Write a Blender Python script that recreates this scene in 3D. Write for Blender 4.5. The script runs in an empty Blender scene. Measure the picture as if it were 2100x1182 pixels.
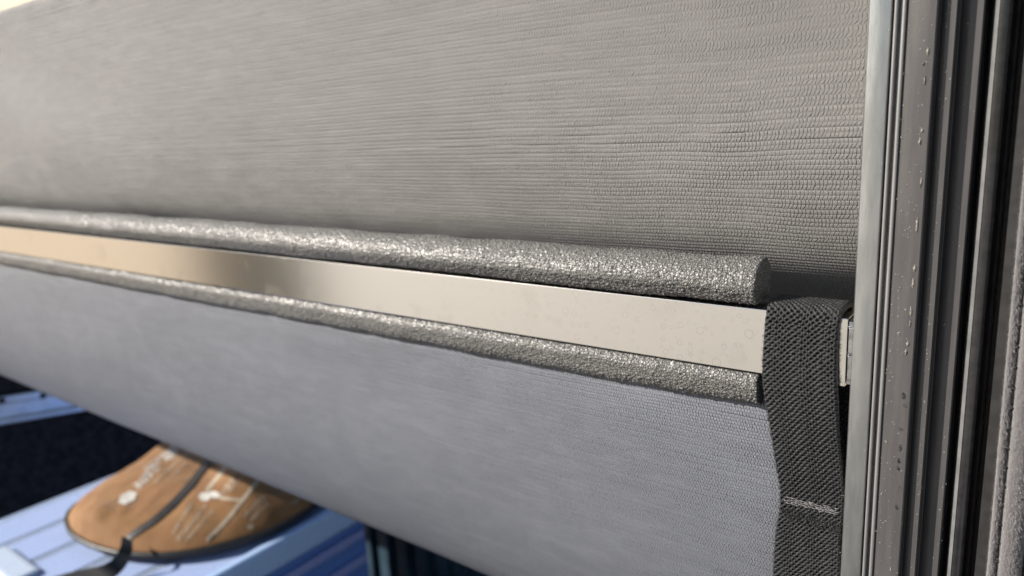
import bpy, bmesh, math, random
import numpy as np
from mathutils import Matrix, Vector

random.seed(7); RNG = np.random.default_rng(7)
SC = bpy.context.scene
COL = SC.collection
MM = 0.001

# ------------------------------------------------------------------ camera
# world: X along the crossbar (right), Y into the cover, Z up; camera 261 mm in front of the cover
PW, PH, CX, CY, FPX = 2100, 1182, 1050.0, 591.0, 1530.0
_v1 = np.array([-2050.0, -236.0, FPX]); _v1 /= np.linalg.norm(_v1)
_v2 = np.array([364.0, 6760.0, FPX]); _v2 -= np.dot(_v2, _v1) * _v1; _v2 /= np.linalg.norm(_v2)
AX, AZ = -_v1, -_v2
AY = np.cross(AZ, AX)
ROT = np.array([AX, AY, AZ])            # photo-camera frame (x right, y down, z forward) -> world
CAM = np.array([0.0, -261.09, 0.0])     # mm

def ray(px, py):
    return ROT @ np.array([px - CX, py - CY, FPX])
def aty(px, py, y):                      # mm: point of the sight line at depth plane y
    r = ray(px, py); return CAM + r * ((y - CAM[1]) / r[1])
def atz(px, py, z):
    r = ray(px, py); return CAM + r * ((z - CAM[2]) / r[2])

cam_data = bpy.data.cameras.new('camera')
cam_data.sensor_width = 36.0
cam_data.lens = 36.0 * FPX / PW
cam_data.clip_start = 0.01
cam_data.clip_end = 400.0
cam_data.dof.use_dof = True
cam_data.dof.focus_distance = 0.252
cam_data.dof.aperture_fstop = 10.5
cam = bpy.data.objects.new('camera', cam_data); COL.objects.link(cam)
rx, ry, rz = ROT @ np.array([1, 0, 0]), ROT @ np.array([0, -1, 0]), ROT @ np.array([0, 0, -1])
cam.matrix_world = Matrix(((rx[0], ry[0], rz[0], CAM[0] * MM), (rx[1], ry[1], rz[1], CAM[1] * MM),
                           (rx[2], ry[2], rz[2], CAM[2] * MM), (0, 0, 0, 1)))
SC.camera = cam

# ------------------------------------------------------------------ sky, sun, exposure
SUN_EL, SUN_AZ = math.radians(31), math.radians(51)     # azimuth: turned from the -Y (camera) side towards -X (left)
sdir = Vector((-math.sin(SUN_AZ) * math.cos(SUN_EL), -math.cos(SUN_AZ) * math.cos(SUN_EL), math.sin(SUN_EL)))
world = bpy.data.worlds.new('World'); SC.world = world; world.use_nodes = True
wn = world.node_tree
sky = wn.nodes.new('ShaderNodeTexSky'); sky.sky_type = 'NISHITA'; sky.sun_disc = False
sky.sun_elevation = SUN_EL; sky.sun_rotation = math.atan2(sdir.x, sdir.y)
bg = wn.nodes['Background']; bg.inputs['Strength'].default_value = 0.07
wn.links.new(sky.outputs[0], bg.inputs['Color'])
sun_data = bpy.data.lights.new('sun', 'SUN'); sun_data.energy = 5.0; sun_data.angle = math.radians(0.5)
sun_data.color = (1.0, 0.93, 0.83)
sun = bpy.data.objects.new('sun', sun_data); COL.objects.link(sun)
sun.rotation_euler = sdir.to_track_quat('Z', 'Y').to_euler()
SC.view_settings.view_transform = 'Standard'; SC.view_settings.look = 'None'
SC.view_settings.gamma = 1.0; SC.view_settings.use_curve_mapping = False
SC.view_settings.exposure = 0.6

# ------------------------------------------------------------------ helpers
def tag(o, label=None, cat=None, group=None, kind=None):
    if label: o['label'] = label
    if cat: o['category'] = cat
    if group: o['group'] = group
    if kind: o['kind'] = kind
    return o

def empty(name, loc_mm, label, cat, group=None):
    o = bpy.data.objects.new(name, None); COL.objects.link(o)
    o.location = [c * MM for c in loc_mm]; o.empty_display_size = 0.02
    return tag(o, label, cat, group)

def link(name, me, mat, parent=None):
    o = bpy.data.objects.new(name, me); COL.objects.link(o)
    if mat: me.materials.append(mat)
    if parent is not None:
        o.parent = parent
        o.matrix_parent_inverse = Matrix.Translation(parent.location).inverted() if parent.type == 'EMPTY' else Matrix.Identity(4)
        if parent.type != 'EMPTY': o.matrix_parent_inverse = Matrix.Identity(4)
    return o

def mesh(name, V, F, mat, parent=None, uv=None, smooth=True, sharp=None):
    """V in mm, F faces, uv per vertex (mm)"""
    me = bpy.data.meshes.new(name)
    V = np.asarray(V, float) * MM
    if isinstance(F, np.ndarray):
        nf, k = F.shape
        me.vertices.add(len(V)); me.vertices.foreach_set('co', V.astype(np.float32).ravel())
        me.loops.add(nf * k); me.loops.foreach_set('vertex_index', F.astype(np.int32).ravel())
        me.polygons.add(nf); me.polygons.foreach_set('loop_start', np.arange(0, nf * k, k, dtype=np.int32))
        me.update(calc_edges=True)
    else:
        me.from_pydata(V.tolist(), [], [list(map(int, f)) for f in F])
    if uv is not None:
        lay = me.uv_layers.new(name='UVMap')
        li = np.zeros(len(me.loops), dtype=np.int32); me.loops.foreach_get('vertex_index', li)
        lay.data.foreach_set('uv', np.asarray(uv, float)[li].astype(np.float32).ravel())
    if smooth:
        me.polygons.foreach_set('use_smooth', np.ones(len(me.polygons), dtype=bool))
        if sharp is not None: me.set_sharp_from_angle(angle=math.radians(sharp))
    me.update()
    return link(name, me, mat, parent)

def grid_faces(n, m, closed_m=False, closed_n=False):
    I, J = np.meshgrid(np.arange(n - (0 if closed_n else 1)), np.arange(m - (0 if closed_m else 1)), indexing='ij')
    a = I * m + J; b = I * m + (J + 1) % m; c = ((I + 1) % n) * m + (J + 1) % m; d = ((I + 1) % n) * m + J
    return np.stack([a, b, c, d], -1).reshape(-1, 4)

def grid(name, V, mat, parent=None, uv=None, closed_m=False, caps=False, flip=False, sharp=None):
    n, m = V.shape[:2]
    F = grid_faces(n, m, closed_m)
    if flip: F = F[:, ::-1]
    if caps:
        F = F.tolist()
        F.append(list(range(m))[::-1] if not flip else list(range(m)))
        F.append([(n - 1) * m + j for j in range(m)] if not flip else [(n - 1) * m + j for j in range(m)][::-1])
    return mesh(name, V.reshape(-1, 3), F, mat, parent, None if uv is None else uv.reshape(-1, 2), True, sharp)

def box(name, x0, x1, y0, y1, z0, z1, mat, parent=None, bev=0.0, seg=2):
    bm = bmesh.new(); bmesh.ops.create_cube(bm, size=1)
    for v in bm.verts:
        v.co = Vector(((x0 if v.co.x < 0 else x1) * MM, (y0 if v.co.y < 0 else y1) * MM, (z0 if v.co.z < 0 else z1) * MM))
    if bev: bmesh.ops.bevel(bm, geom=bm.edges[:], offset=bev * MM, segments=seg, profile=0.5, affect='EDGES')
    me = bpy.data.meshes.new(name); bm.to_mesh(me); bm.free()
    return link(name, me, mat, parent)

def extrude_z(name, prof, z0, z1, mat, parent=None, sharp=30, nz=2, tilt=(0, 0)):
    """closed (x,y) profile in mm swept along Z; tilt = dx,dy per mm of z"""
    prof = np.asarray(prof, float)
    zs = np.linspace(z0, z1, nz)
    V = np.zeros((nz, len(prof), 3))
    for i, z in enumerate(zs):
        V[i, :, 0] = prof[:, 0] + tilt[0] * z; V[i, :, 1] = prof[:, 1] + tilt[1] * z; V[i, :, 2] = z
    return grid(name, V, mat, parent, closed_m=True, caps=True, sharp=sharp)

def tube(name, pts, r, mat, parent=None, seg=8, add=None):
    """round tube through pts (mm); r scalar or list"""
    P = np.asarray(pts, float); n = len(P)
    T = np.gradient(P, axis=0); T /= np.linalg.norm(T, axis=1)[:, None] + 1e-9
    R = np.broadcast_to(np.asarray(r, float), (n,))
    V = np.zeros((n, seg, 3)); up = np.array([0.31, -0.9, 0.3])
    for i in range(n):
        a = np.cross(T[i], up); a /= np.linalg.norm(a) + 1e-9; b = np.cross(T[i], a)
        for k in range(seg):
            w = 2 * math.pi * k / seg
            V[i, k] = P[i] + R[i] * (math.cos(w) * a + math.sin(w) * b)
    if add is not None:
        off = len(add[0])
        F = grid_faces(n, seg, True) + off
        add[0].extend(V.reshape(-1, 3).tolist()); add[1].extend(F.tolist()); return
    return grid(name, V, mat, parent, closed_m=True, caps=True)

def smoothcurve(pts, n):
    """Catmull-Rom resample"""
    P = np.asarray(pts, float); P = np.vstack([2 * P[0] - P[1], P, 2 * P[-1] - P[-2]])
    out = []
    k = len(P) - 3
    for t in np.linspace(0, k - 1e-6, n):
        i = int(t); u = t - i; a, b, c, d = P[i:i + 4]
        out.append(0.5 * (2 * b + (c - a) * u + (2 * a - 5 * b + 4 * c - d) * u * u + (3 * b - a - 3 * c + d) * u ** 3))
    return np.array(out)

def hash2(i, j, s=0):
    h = np.sin(i * 127.1 + j * 311.7 + s * 74.7) * 43758.5453
    return h - np.floor(h)

def cells(x, y, seed=0, jit=0.85):
    """F1, F2 of a jittered cell pattern"""
    ix, iy = np.floor(x), np.floor(y)
    f1 = np.full(x.shape, 9.0); f2 = np.full(x.shape, 9.0); cid = np.zeros(x.shape)
    for di in (-1, 0, 1):
        for dj in (-1, 0, 1):
            ci, cj = ix + di, iy + dj
            qx = ci + 0.5 + jit * (hash2(ci, cj, seed) - 0.5); qy = cj + 0.5 + jit * (hash2(ci, cj, seed + 5) - 0.5)
            d = np.hypot(x - qx, y - qy)
            near = d < f1
            f2 = np.where(near, f1, np.minimum(f2, d)); cid = np.where(near, hash2(ci, cj, seed + 9), cid)
            f1 = np.where(near, d, f1)
    return f1, f2, cid

def vnoise(x, y, seed=0):
    ix, iy = np.floor(x), np.floor(y); fx, fy = x - ix, y - iy
    fx = fx * fx * (3 - 2 * fx); fy = fy * fy * (3 - 2 * fy)
    a, b = hash2(ix, iy, seed), hash2(ix + 1, iy, seed); c, d = hash2(ix, iy + 1, seed), hash2(ix + 1, iy + 1, seed)
    return (a * (1 - fx) + b * fx) * (1 - fy) + (c * (1 - fx) + d * fx) * fy - 0.5

# ---- materials
class NB:
    """small node builder"""
    def __init__(self, name):
        self.m = bpy.data.materials.new(name); self.m.use_nodes = True
        self.t = self.m.node_tree; self.b = self.t.nodes['Principled BSDF']
    def n(self, kind, **kw):
        nd = self.t.nodes.new(kind)
        for k, v in kw.items(): setattr(nd, k, v)
        return nd
    def put(self, sock, v):
        if isinstance(v, bpy.types.NodeSocket): self.t.links.new(v, sock)
        else: sock.default_value = v
    def math(self, op, a, b=None, c=None, clamp=False):
        nd = self.n('ShaderNodeMath', operation=op); nd.use_clamp = clamp
        self.put(nd.inputs[0], a)
        if b is not None: self.put(nd.inputs[1], b)
        if c is not None: self.put(nd.inputs[2], c)
        return nd.outputs[0]
    def ramp(self, v, a, b, lo=0.0, hi=1.0):
        nd = self.n('ShaderNodeMapRange'); nd.clamp = True; nd.interpolation_type = 'SMOOTHSTEP'
        self.put(nd.inputs['Value'], v); self.put(nd.inputs['From Min'], a); self.put(nd.inputs['From Max'], b)
        self.put(nd.inputs['To Min'], lo); self.put(nd.inputs['To Max'], hi); return nd.outputs[0]
    def mix(self, f, a, b):
        nd = self.n('ShaderNodeMix', data_type='RGBA')
        self.put(nd.inputs['Factor'], f)
        self.put(nd.inputs['A'], a if isinstance(a, bpy.types.NodeSocket) else (*a, 1)); self.put(nd.inputs['B'], b if isinstance(b, bpy.types.NodeSocket) else (*b, 1))
        return nd.outputs['Result']
    def noise(self, vec, scale, detail=3, rough=0.5, dist=0.0):
        nd = self.n('ShaderNodeTexNoise'); self.put(nd.inputs['Vector'], vec)
        nd.inputs['Scale'].default_value = scale; nd.inputs['Detail'].default_value = detail
        nd.inputs['Roughness'].default_value = rough; nd.inputs['Distortion'].default_value = dist
        return nd.outputs['Fac']
    def voro(self, vec, scale, feature='F1', rnd=1.0, dims='3D'):
        nd = self.n('ShaderNodeTexVoronoi', feature=feature, voronoi_dimensions=dims)
        self.put(nd.inputs['Vector'], vec); nd.inputs['Scale'].default_value = scale; nd.inputs['Randomness'].default_value = rnd
        return nd
    def obj(self): return self.n('ShaderNodeTexCoord').outputs['Object']
    def uv(self): return self.n('ShaderNodeTexCoord').outputs['UV']
    def xyz(self, v):
        s = self.n('ShaderNodeSeparateXYZ'); self.put(s.inputs[0], v); return s.outputs
    def comb(self, x, y, z=0.0):
        s = self.n('ShaderNodeCombineXYZ'); self.put(s.inputs[0], x); self.put(s.inputs[1], y); self.put(s.inputs[2], z); return s.outputs[0]
    def vscale(self, v, s):
        nd = self.n('ShaderNodeVectorMath', operation='MULTIPLY'); self.put(nd.inputs[0], v); nd.inputs[1].default_value = s; return nd.outputs[0]
    def bump(self, h, dist, strength=1.0, normal=None):
        nd = self.n('ShaderNodeBump'); self.put(nd.inputs['Height'], h)
        nd.inputs['Distance'].default_value = dist; nd.inputs['Strength'].default_value = strength
        if normal is not None: self.put(nd.inputs['Normal'], normal)
        return nd.outputs[0]
    def set(self, **kw):
        names = dict(base='Base Color', rough='Roughness', metal='Metallic', spec='Specular IOR Level', normal='Normal', sheen='Sheen Weight',
                     sheenr='Sheen Roughness', sheent='Sheen Tint', coat='Coat Weight', coatr='Coat Roughness', trans='Transmission Weight', ior='IOR',
                     aniso='Anisotropic', sss='Subsurface Weight', alpha='Alpha')
        for k, v in kw.items():
            if k in ('base', 'sheent') and not isinstance(v, bpy.types.NodeSocket): v = (*v, 1)
            self.put(self.b.inputs[names[k]], v)
        return self.m

def m_cover(name, ru, rv, depth, base, slit_shade, sheen, rowh=1.0, lean_k=1.0):
    """knit cloth: a row of slanting stitches, then a row of hooked ones; uv in mm (v already carries the wander of the rows)"""
    k = NB(name); uv = k.uv()
    wob2 = k.noise(k.vscale(uv, (0.45, 0.35, 0)), 1.0, 2)
    wob3 = k.noise(k.vscale(uv, (0.05, 0.16, 0)), 1.0, 3)
    fib = k.noise(k.vscale(uv, (3.2, 4.2, 0)), 1.0, 3, 0.75)
    u, v, _ = k.xyz(uv)
    V = k.math('DIVIDE', v, rv)
    fr = k.math('FRACT', V)
    second = k.math('GREATER_THAN', fr, 0.5)
    slash = k.math('MULTIPLY', fr, -1.9 * lean_k)
    hook = k.math('ADD', k.math('MULTIPLY', k.math('SINE', k.math('MULTIPLY', fr, 2 * math.pi)), 0.36 * lean_k), 0.5)
    lean = k.math('ADD', k.math('MULTIPLY', slash, k.math('SUBTRACT', 1.0, second)), k.math('MULTIPLY', hook, second))
    U = k.math('ADD', k.math('DIVIDE', u, ru), k.math('ADD', lean, k.math('MULTIPLY', wob2, 1.2)))
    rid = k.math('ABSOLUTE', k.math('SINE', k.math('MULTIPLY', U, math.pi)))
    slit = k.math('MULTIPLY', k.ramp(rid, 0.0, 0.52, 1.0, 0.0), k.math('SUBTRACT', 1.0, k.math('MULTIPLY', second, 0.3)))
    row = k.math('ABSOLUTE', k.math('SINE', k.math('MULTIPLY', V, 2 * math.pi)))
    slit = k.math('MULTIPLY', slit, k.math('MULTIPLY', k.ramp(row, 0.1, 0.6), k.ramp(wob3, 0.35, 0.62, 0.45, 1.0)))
    h = k.math('SUBTRACT', k.math('MULTIPLY', k.math('POWER', row, 0.6), 0.2 * rowh), k.math('MULTIPLY', slit, 0.75))
    h = k.math('ADD', h, k.math('MULTIPLY', fib, 0.6))
    nrm = k.bump(h, depth, 1.0)
    dust = k.ramp(k.noise(k.vscale(uv, (0.008, 0.022, 0)), 1.0, 5, 0.6), 0.38, 0.72)  # pale dust, which also paints in broad lighter bands of light
    wn_ = k.n('ShaderNodeTexWhiteNoise', noise_dimensions='1D'); k.put(wn_.inputs['W'], k.math('FLOOR', k.math('MULTIPLY', V, 2.0)))
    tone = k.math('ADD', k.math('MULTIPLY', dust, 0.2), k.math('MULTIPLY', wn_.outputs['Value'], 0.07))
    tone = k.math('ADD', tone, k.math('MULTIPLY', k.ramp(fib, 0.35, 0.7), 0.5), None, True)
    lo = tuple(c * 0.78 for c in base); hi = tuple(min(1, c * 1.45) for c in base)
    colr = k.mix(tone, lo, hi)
    lint = k.ramp(k.noise(k.vscale(uv, (1.6, 1.3, 0)), 1.0, 2, 0.6), 0.70, 0.80)
    colr = k.mix(k.math('MULTIPLY', lint, 0.3), colr, (0.5, 0.49, 0.47))
    colr = k.mix(k.math('MULTIPLY', slit, slit_shade), colr, (0.02, 0.02, 0.022))  # shade in the gaps between yarns, painted into the colour
    return k.set(base=colr, rough=k.ramp(fib, 0.2, 0.8, 0.40, 0.58), spec=0.75, normal=nrm, sheen=sheen, sheenr=0.4, sheent=(0.97, 0.95, 0.95))

def m_plain(name, base, rough, metal=0.0, spec=0.5, noise=0.0, nscale=60.0, bump=0.0, bscale=900.0, **kw):
    k = NB(name); o = k.obj()
    b = base
    if noise:
        f = k.noise(o, nscale, 4, 0.6)
        b = k.mix(k.ramp(f, 0.3, 0.7), tuple(c * (1 - noise) for c in base), tuple(min(1, c * (1 + noise)) for c in base))
    r = k.ramp(k.noise(o, nscale * 2.3, 3, 0.6), 0.3, 0.7, max(0.02, rough * 0.85), min(1, rough * 1.15))
    args = dict(base=b, rough=r, metal=metal, spec=spec, **kw)
    if bump: args['normal'] = k.bump(k.noise(o, bscale, 3, 0.6), bump, 1.0)
    return k.set(**args)

def m_bar():
    k = NB('brushed_bar'); o = k.obj(); x, y, z = k.xyz(o)
    p2 = k.comb(k.math('MULTIPLY', x, 1000.0), k.math('MULTIPLY', z, 1000.0))
    near = k.ramp(x, -0.30, -0.12)
    tot = None
    for sc, thr in ((0.17, 0.45), (0.29, 0.5)):
        vo = k.voro(p2, sc, 'F1', 1.0, '2D'); d = vo.outputs['Distance']
        cr = k.n('ShaderNodeSeparateColor'); k.put(cr.inputs[0], vo.outputs['Color'])
        rad = k.math('ADD', k.math('MULTIPLY', cr.outputs[0], 0.20), 0.07)
        ring = k.ramp(k.math('ABSOLUTE', k.math('SUBTRACT', d, rad)), 0.0, 0.03, 1.0, 0.0)
        ring = k.math('MULTIPLY', ring, k.ramp(cr.outputs[1], thr, thr + 0.05))
        tot = ring if tot is None else k.math('MAXIMUM', tot, ring)
    rings = k.math('MULTIPLY', tot, near)
    smear = k.ramp(k.noise(o, 45.0, 3, 0.6, 0.5), 0.52, 0.72)
    base = k.mix(k.math('MULTIPLY', rings, 0.34), (0.72, 0.71, 0.69), (0.30, 0.28, 0.26))
    base = k.mix(k.math('MULTIPLY', smear, 0.12), base, (0.45, 0.42, 0.39))
    brush = k.noise(k.vscale(o, (6, 60, 2600)), 1.0, 2, 0.6)
    rough = k.math('ADD', k.math('ADD', 0.165, k.math('MULTIPLY', smear, 0.05)), k.math('MULTIPLY', rings, 0.12))
    nrm = k.bump(brush, 0.0000012, 1.0)
    return k.set(base=base, rough=rough, metal=1.0, normal=nrm)

def m_rail():
    k = NB('rail_paint'); o = k.obj()
    fine = k.noise(o, 2500.0, 2, 0.6)
    drip = k.noise(k.vscale(o, (500, 300, 40)), 1.0, 3, 0.6)
    specks = k.ramp(k.voro(o, 620.0).outputs['Distance'], 0.05, 0.10, 1.0, 0.0)
    sparse = k.ramp(k.noise(o, 140.0, 2), 0.55, 0.62)
    specks = k.math('MULTIPLY', specks, sparse)
    b = k.mix(k.ramp(drip, 0.3, 0.7), (0.064, 0.061, 0.063), (0.078, 0.074, 0.075))
    b = k.mix(k.math('MULTIPLY', specks, 0.7), b, (0.55, 0.52, 0.48))
    return k.set(base=b, rough=k.ramp(drip, 0.3, 0.7, 0.36, 0.46), spec=0.35, normal=k.bump(fine, 0.00003, 1.0))

def m_flange():
    k = NB('flange_metal'); o = k.obj()
    drip = k.noise(k.vscale(o, (400, 200, 60)), 1.0, 4, 0.6)
    pits = k.ramp(k.noise(o, 900.0, 2), 0.66, 0.75)
    b = k.mix(k.ramp(drip, 0.3, 0.7), (0.34, 0.352, 0.36), (0.41, 0.42, 0.42))
    b = k.mix(k.math('MULTIPLY', pits, 0.25), b, (0.25, 0.24, 0.22))
    return k.set(base=b, rough=k.ramp(drip, 0.3, 0.7, 0.30, 0.38), metal=0.85, normal=k.bump(k.noise(k.vscale(o, (1500, 1500, 400)), 1.0, 3), 0.00003, 1.0))

def m_foam():
    k = NB('foam_skin'); uv = k.uv()
    fine = k.noise(k.vscale(uv, (1.3, 1.3, 0)), 1.0, 4, 0.7)
    jit = k.n('ShaderNodeVectorMath', operation='ADD'); k.put(jit.inputs[0], k.vscale(uv, (1.0, 1.0, 0)))
    k.put(jit.inputs[1], k.comb(k.math('MULTIPLY', fine, 0.6), k.math('MULTIPLY', fine, -0.6)))
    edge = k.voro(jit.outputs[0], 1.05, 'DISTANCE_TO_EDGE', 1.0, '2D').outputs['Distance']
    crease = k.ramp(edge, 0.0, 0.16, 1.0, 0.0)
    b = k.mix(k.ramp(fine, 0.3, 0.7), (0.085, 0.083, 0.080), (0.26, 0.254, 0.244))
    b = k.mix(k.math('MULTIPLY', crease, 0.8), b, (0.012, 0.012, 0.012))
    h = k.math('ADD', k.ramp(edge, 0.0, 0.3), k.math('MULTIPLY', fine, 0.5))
    return k.set(base=b, rough=k.ramp(fine, 0.3, 0.7, 0.38, 0.55), spec=0.7, normal=k.bump(h, 0.0003, 1.0), coat=0.32, coatr=0.27)

def m_webbing():
    k = NB('webbing_yarn'); uv = k.uv()
    f = k.noise(k.vscale(uv, (6.0, 14.0, 0)), 1.0, 3, 0.7)
    b = k.mix(k.ramp(f, 0.3, 0.7), (0.0085, 0.009, 0.011), (0.021, 0.0215, 0.0235))
    return k.set(base=b, rough=0.5, spec=0.5, normal=k.bump(f, 0.00012, 1.0), sheen=0.06, sheenr=0.3)

def m_ground():
    k = NB('ground_surface'); o = k.obj(); x, y, z = k.xyz(o)
    n1 = k.noise(o, 0.9, 5, 0.6); n2 = k.noise(o, 25.0, 4, 0.65)
    conc = k.mix(n2, (0.42, 0.39, 0.345), (0.60, 0.56, 0.50))
    xe = k.math('ADD', x, k.math('MULTIPLY', k.math('SUBTRACT', n1, 0.5), 1.2))
    grass = k.mix(k.noise(o, 60.0, 3, 0.7), (0.055, 0.06, 0.03), (0.13, 0.125, 0.07))
    sand = k.mix(n2, (0.46, 0.34, 0.21), (0.60, 0.46, 0.31))
    side = k.math('SUBTRACT', xe, k.math('MULTIPLY', y, 1.6))
    c = k.mix(k.ramp(side, -1.6, 0.2), sand, conc)
    c = k.mix(k.ramp(k.noise(o, 0.35, 4), 0.66, 0.8, 0.0, 0.3), c, grass)
    return k.set(base=c, rough=0.85, normal=k.bump(n2, 0.004, 1.0))

MAT = dict(
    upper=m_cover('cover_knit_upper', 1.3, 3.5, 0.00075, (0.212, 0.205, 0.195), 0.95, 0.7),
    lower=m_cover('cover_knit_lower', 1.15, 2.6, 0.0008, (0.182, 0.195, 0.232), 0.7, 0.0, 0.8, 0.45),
    bar=m_bar(), rail=m_rail(), flange=m_flange(), foam=m_foam(), web=m_webbing(), ground=m_ground(),
    cap=m_plain('cap_steel', (0.42, 0.43, 0.45), 0.28, 1.0, noise=0.3, nscale=400, bump=0.00003),
    black=m_plain('black_plastic', (0.012, 0.012, 0.013), 0.45, noise=0.2, nscale=200),
    bead=m_plain('bead_metal', (0.34, 0.335, 0.335), 0.32, 0.5, noise=0.05, nscale=60),
    rubber=m_plain('seal_rubber', (0.022, 0.022, 0.024), 0.16, noise=0.3, nscale=300, bump=0.00002, bscale=1500),
    seal_glint=m_plain('seal_glint_metal', (0.36, 0.36, 0.365), 0.22, 0.6, noise=0.15, nscale=150, bump=0.00002, bscale=700),  # pale tone standing in for the highlight on the seal
    rubber2=m_plain('channel_rubber', (0.022, 0.021, 0.022), 0.5, noise=0.3, nscale=200, bump=0.00004, bscale=1200),
    thread=m_plain('grey_thread', (0.15, 0.147, 0.15), 0.6, noise=0.3, nscale=900, sheen=0.3),
    darkthread=m_plain('dark_thread', (0.012, 0.012, 0.012), 0.7, noise=0.3, nscale=900),
    chip=m_plain('pale_residue', (0.20, 0.185, 0.16), 0.55, noise=0.5, nscale=1500, bump=0.0001, bscale=2500),
    lint=m_plain('lint_fibre', (0.62, 0.60, 0.57), 0.7, noise=0.2, nscale=900),
    carpet=m_plain('black_carpet', (0.024, 0.024, 0.028), 0.95, spec=0.2, noise=0.5, nscale=70, bump=0.002, bscale=500),
    alu=m_plain('track_aluminium', (0.62, 0.62, 0.62), 0.32, 1.0, noise=0.1, nscale=30),
    hole=m_plain('hole_dark', (0.008, 0.008, 0.008), 0.8),
    panel=m_plain('blue_black_panel', (0.026, 0.055, 0.085), 0.5, noise=0.3, nscale=25),
    cream=m_plain('cream_render', (0.66, 0.57, 0.44), 0.85, noise=0.05, nscale=4, bump=0.002, bscale=60),
    floor=m_plain('bed_liner', (0.02, 0.02, 0.021), 0.7, noise=0.4, nscale=60, bump=0.001, bscale=200),
    brown=m_plain('brown_panel', (0.075, 0.050, 0.034), 0.5, noise=0.3, nscale=80),
)

# ------------------------------------------------------------------ setting
gm = mesh('ground', [(-60000, -60000, -1150), (60000, -60000, -1150), (60000, 60000, -1150), (-60000, 60000, -1150)], [(0, 1, 2, 3)], MAT['ground'], smooth=False)
tag(gm, kind='structure')
fl = box('floor', -2400, 600, -1500, 560, -850, -800, MAT['floor'], bev=4); tag(fl, kind='structure')  # near side extended out of view to block bounce light from the ground
hw = box('house_wall', -16000, -5200, 3400, 3650, -1146, 3200, MAT['cream'])
tag(hw, 'sunlit cream rendered wall beyond the top left corner of the cover', 'wall')

# unseen post, added off to the left to put a dark band in the crossbar's reflection
pr = []
for i, z in enumerate((-1149, -1000, -500, 0, 380, 440, 450)):
    rr_ = (340, 310, 295, 285, 280, 250, 110)[i]
    pr.append([(-3580 + rr_ * (1 + .05 * math.sin(5 * a + i)) * math.cos(a), -2110 + rr_ * (1 + .05 * math.sin(5 * a + i)) * math.sin(a), z) for a in np.linspace(0, 2 * math.pi, 25)[:-1]])
po = grid('added_band_post', np.array(pr), m_plain('band_post_brown', (0.15, 0.13, 0.085), 0.85, noise=0.4, nscale=9, bump=0.004, bscale=40), None, closed_m=True, caps=True)
tag(po, 'unseen olive brown post added to mirror as a dark band in the crossbar', 'post')

# black carpeted side wall with an aluminium track
pw = CAM + ray(0, 830) * (1350.0 / FPX)
dw = ROT @ np.array([4950 - CX, (301 - .054 * 4950) - CY, FPX]); dw[2] = 0; dw /= np.linalg.norm(dw)
nw = np.array([dw[1], -dw[0], 0])                       # towards the camera side
if np.dot(nw, CAM - pw) < 0: nw = -nw
def wallpt(s, out, z): return pw + dw * s + nw * out + np.array([0, 0, z - pw[2]])
def slab(name, s0, s1, o0, o1, z0, z1, mat, parent=None, bev=0.0):
    o = box(name, s0, s1, o0, o1, z0, z1, mat, None, bev)
    M4 = Matrix(((dw[0], nw[0], 0, pw[0] * MM), (dw[1], nw[1], 0, pw[1] * MM), (0, 0, 1, 0), (0, 0, 0, 1)))
    o.data.transform(M4)
    o.data.flip_normals() if M4.to_3x3().determinant() < 0 else None
    if parent is not None:
        o.parent = parent; o.matrix_parent_inverse = Matrix.Translation(parent.location).inverted() if parent.type == 'EMPTY' else Matrix.Identity(4)
    return o
cw = slab('carpeted_wall', -260, 560, -30, 0, -798, -330, MAT['carpet'], bev=6)
tag(cw, 'black carpet lined inner wall behind the brown bag', 'wall')
zt = pw[2]
tr = empty('wall_track', wallpt(0, 0, zt - 20), 'silver aluminium track with drilled holes on the black carpeted wall', 'track')
slab('rail_web', -250, 420, 1, 9, zt - 30, zt + 12, MAT['alu'], tr, 1.0)
slab('upper_lip', -250, 420, 9.5, 20, zt + 4, zt + 20, MAT['alu'], tr, 3.0)
slab('lower_lip', -250, 420, 9.5, 16, zt - 34, zt - 24, MAT['alu'], tr, 2.0)
for px, py in ((4, 822), (88, 812)):
    r = ray(px, py); n3 = nw; t = np.dot(pw + nw * 20.3 - CAM, n3) / np.dot(r, n3); c = CAM + r * t
    V = [c + 5.6 * (math.cos(a) * dw + math.sin(a) * np.array([0, 0, 1])) + nw * o for o in (0, 0.8) for a in np.linspace(0, 2 * math.pi, 17)[:-1]]
    F = [[i, (i + 1) % 16, 16 + (i + 1) % 16, 16 + i] for i in range(16)] + [list(range(16, 32)), list(range(15, -1, -1))]
    mesh('screw_hole', V, F, MAT['hole'], tr, smooth=False)

# dark blue ribbed panel to the right of the bin
bp = empty('ribbed_panel', (-500, 470, -798), 'dark blue black panel with upright ribs right of the storage bin', 'panel')
box('panel_sheet', -1250, 60, 470, 482, -798, -340, MAT['panel'], bp, 1)
for i, x in enumerate(np.arange(-1238, 50, 42)):
    box('rib', x, x + 22, 462, 469.5, -796, -344, MAT['panel'], bp, 3)

# ------------------------------------------------------------------ storage bin
LID = -450.0
def m_bin(name, base, tr=0.55):
    k = NB(name); o = k.obj()
    return k.set(base=base, rough=k.ramp(k.noise(o, 40, 3), 0.3, 0.7, 0.18, 0.30), trans=tr, ior=1.3, spec=0.4)
MB_LID = m_bin('bin_lid_plastic', (0.60, 0.73, 0.98), 0.6)
MB_RIB = m_bin('bin_rib_plastic', (0.44, 0.55, 0.84), 0.25)
MB_BODY = m_bin('bin_body_plastic', (0.16, 0.30, 0.72), 0.30)
bx0, bx1, by0, by1 = -1046, -690, -330, 318
bn = empty('storage_bin', ((bx0 + bx1) / 2, 0, -798), 'translucent blue plastic storage bin with ribbed lid under the brown bag', 'bin')
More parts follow.
